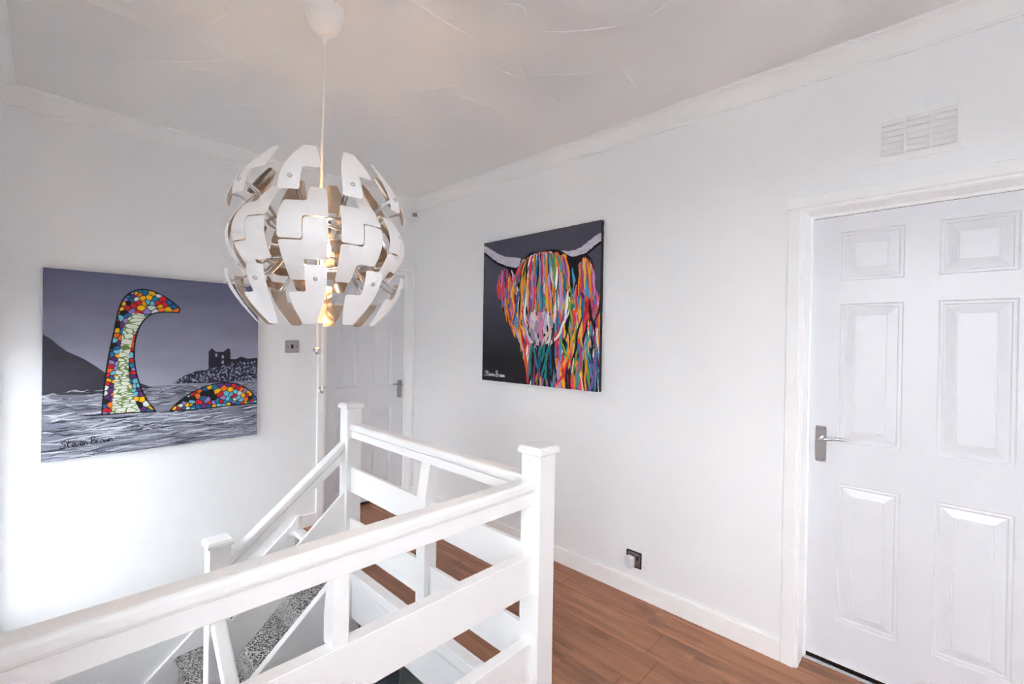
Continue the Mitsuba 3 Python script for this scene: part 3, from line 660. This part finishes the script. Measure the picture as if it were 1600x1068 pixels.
row1 = P1(ZC + 0.115, ZC + 0.197, ZC + 0.294)
row4 = rot(row1)
row3 = Polygon([(0.3, ZC + 0.034), (14.2, ZC + 0.034), (14.2, ZC - 0.092), (-0.8, ZC - 0.092), (-0.8, ZC - 0.152), (-14.2, ZC - 0.152), (-14.2, ZC - 0.039), (0.3, ZC - 0.039)])
row2 = rot(row3)
petal_spec = [(row1, lambda z: r_out(z, ZC + 0.115)), (row2, r_mid), (row3, r_mid), (row4, lambda z: r_out(z, ZC - 0.115))]
for poly, rf in petal_spec:
    for k in range(10):
        c = -10.5 + 36 * k
        pk = add('petal', petal(poly, c, rf, 0.0012, -0.0008), 'mat_petal', lamp, smooth=35)
        add('mirror_lining', petal(poly.buffer(-0.0005), c, rf, -0.0009, -0.0014), 'mat_mirror', pk, smooth=35)
# struts of paired rods that carry the outer petals
for s in (1, -1):
    for k in range(10):
        c = -10.5 + 36 * k + (-7.5 if s > 0 else 7.5)
        ms = []
        for o in (-1.3, 1.3):
            t = np.linspace(0, 1, 9)
            ms.append(tube([lp(0.175 + 0.120 * q, c + o, ZC + s * (0.068 + 0.088 * math.sin(q * math.pi / 2))) for q in t], 0.0032, 6))
        ms.append(trimesh.creation.icosphere(1, 0.0075).apply_translation(lp(0.2965, c, ZC + s * 0.157)))
        add('strut', ms, 'mat_chrome', lamp, smooth=50)
    a = np.linspace(0, 360, 61)
    add('ring', tube([lp(0.175, q, ZC + s * 0.068) for q in a], 0.005, 8), 'mat_chrome', lamp, smooth=50)
    add('hub', lathe([(0.0, ZC + s * 0.085 - 0.012), (0.016, ZC + s * 0.085 - 0.010), (0.020, ZC + s * 0.085), (0.016, ZC + s * 0.085 + 0.010), (0.0, ZC + s * 0.085 + 0.012)], LX, LY), 'mat_mirror', lamp, smooth=40)
    add('spokes', [tube([lp(0.017, q, ZC + s * 0.085), lp(0.175, q, ZC + s * 0.068)], 0.0035, 6) for q in range(6, 366, 60)], 'mat_chrome', lamp, smooth=50)
add('rod', tube([(LX, LY, ZC - 0.05), (LX, LY, 1.470)], 0.0105, 14), 'mat_cord', lamp, smooth=50)
add('socket', lathe([(0.0, ZC + 0.055), (0.019, ZC + 0.055), (0.021, ZC + 0.115), (0.014, ZC + 0.145), (0.0, ZC + 0.150)], LX, LY, 24), 'mat_white_plastic', lamp, smooth=40)
bulb = lathe([(0.0, ZC - 0.048), (0.014, ZC - 0.046), (0.027, ZC - 0.036), (0.034, ZC - 0.018), (0.034, ZC + 0.0), (0.027, ZC + 0.022), (0.016, ZC + 0.042), (0.014, ZC + 0.056), (0.0, ZC + 0.056)], LX, LY, 28)
bk = add('bulb', bulb, 'mat_bulb', lamp, smooth=50, label='glowing warm bulb inside the globe')
scene[bk]['emitter'] = {'type': 'area', 'radiance': rgb(BULB)}
for th, z, nm in ((-90, 1.366, 'short'), (90, 1.222, 'long')):
    x, y, _ = lp(0.0098, th, 0)
    pc = add('pull_cord', tube([(x, y, 1.475), (x, y, z + 0.012)], 0.0016, 8), 'mat_cord', lamp, smooth=50, label=f'{nm} white pull cord')
    add('pull_ball', trimesh.creation.icosphere(3, 0.0145).apply_translation((x, y, z)), 'mat_chrome', pc, smooth=True, label='chrome ball')

# ------------------------------------------------------------------ small fittings
vent = thing('air_vent', 'white louvred air vent grille on the wall above the near door', 'vent')
vcols = [(3.216, 3.283), (3.290, 3.356), (3.363, 3.429)]
plate = rrect(3.198, 3.450, 2.139, 2.319, 0.004).difference(shapely.union_all([sbox(a, 2.163, b, 2.304) for a, b in vcols]))
add('frame', [prism(plate, 'x', 0.0, 0.007), prism(rrect(3.205, 3.443, 2.146, 2.312, 0.004).difference(shapely.union_all([sbox(a, 2.163, b, 2.304) for a, b in vcols])), 'x', 0.0069, 0.009)], 'mat_trim', vent, smooth=False)
add('back', cb(0.0002, 0.0015, 3.21, 3.435, 2.155, 2.31, 0), 'mat_trim', vent, smooth=False)
for a, b in vcols:
    for i in range(6):
        z = 2.1665 + 0.0234 * i
        add('slat', prism([(0.003, z + 0.0215), (0.0125, z + 0.0010), (0.0140, z + 0.0022), (0.005, z + 0.0225)], 'y', a + 0.0006, b - 0.0006), 'mat_trim', vent, smooth=False)

sw = thing('light_switch', 'brushed metal light switch between the lake picture and the far door', 'light switch')
add('plate', prism(rrect(1.003, 1.092, 1.301, 1.388, 0.004), 'y', 0.0, 0.005), 'mat_nickel', sw)
add('plate_rim', prism(rrect(1.0025, 1.0925, 1.3005, 1.3885, 0.004).difference(rrect(1.007, 1.088, 1.305, 1.384, 0.003)), 'y', 0.0, 0.0062), 'mat_grey_plastic', sw)
add('rocker', prism([(0.0, 1.330), (0.011, 1.332), (0.007, 1.345), (0.009, 1.358), (0.0, 1.360)], 'x', 1.040, 1.0545), 'mat_dark_plastic', sw, smooth=False)
for a in (1.017, 1.078):
    add('screw', trimesh.creation.cylinder(0.0038, 0.002, sections=16, transform=trimesh.transformations.rotation_matrix(math.pi / 2, [1, 0, 0])).apply_translation((a, 0.006, 1.3445)), 'mat_dark_plastic', sw)

so = thing('wall_socket', 'dark metal single wall socket low on the wall above the skirting board', 'socket')
add('plate', prism(rrect(2.136, 2.224, 0.158, 0.245, 0.004), 'x', 0.0, 0.005), 'mat_nickel', so)
add('plate_rim', prism(rrect(2.1355, 2.2245, 0.1575, 0.2455, 0.004).difference(rrect(2.1405, 2.2195, 0.1625, 0.2405, 0.003)), 'x', 0.0, 0.0062), 'mat_dark_plastic', so)
add('rocker', prism([(0.0, 0.200), (0.010, 0.202), (0.007, 0.211), (0.009, 0.221), (0.0, 0.223)], 'y', 2.196, 2.206), 'mat_dark_plastic', so, smooth=False)
plug = thing('plug_in_device', 'white rounded plug-in air freshener in the wall socket', 'air freshener')
def bodyp(g): return rrect(2.138 + g, 2.190 - g, 0.156 + g, 0.222 - g, 0.016)
add('body', [prism(bodyp(0.0), 'x', 0.016, 0.034), prism(bodyp(0.002), 'x', 0.034, 0.037), prism(rrect(2.146, 2.184, 0.166, 0.214, 0.006), 'x', 0.005, 0.016)], 'mat_device', plug, smooth=40)
add('vent_hole', trimesh.creation.icosphere(2, 0.003).apply_translation((0.0368, 2.160, 0.185)), 'mat_grey_plastic', plug)

sen = thing('motion_sensor', 'small white motion sensor in the corner under the coving', 'sensor')
def corner(m):
    m = m.copy(); m.apply_transform(trimesh.transformations.rotation_matrix(math.pi / 4, [0, 0, 1])); m.apply_translation((0.012, 0.012, 0)); return m
add('body', corner(trimesh.convex.convex_hull(np.vstack([cb(0.0, 0.020, -0.022, 0.022, 2.462, 2.540, 0.003).vertices, cb(0.02, 0.040, -0.026, 0.026, 2.464, 2.538, 0.005).vertices]))), 'mat_white_plastic', sen, smooth=False)
add('lens', corner(cb(0.038, 0.042, -0.020, 0.020, 2.494, 2.528, 0.003)), 'mat_grey_plastic', sen, smooth=False)
add('indicator', corner(cb(0.0395, 0.0415, -0.003, 0.003, 2.472, 2.486, 0.001)), 'mat_chrome', sen, smooth=False)
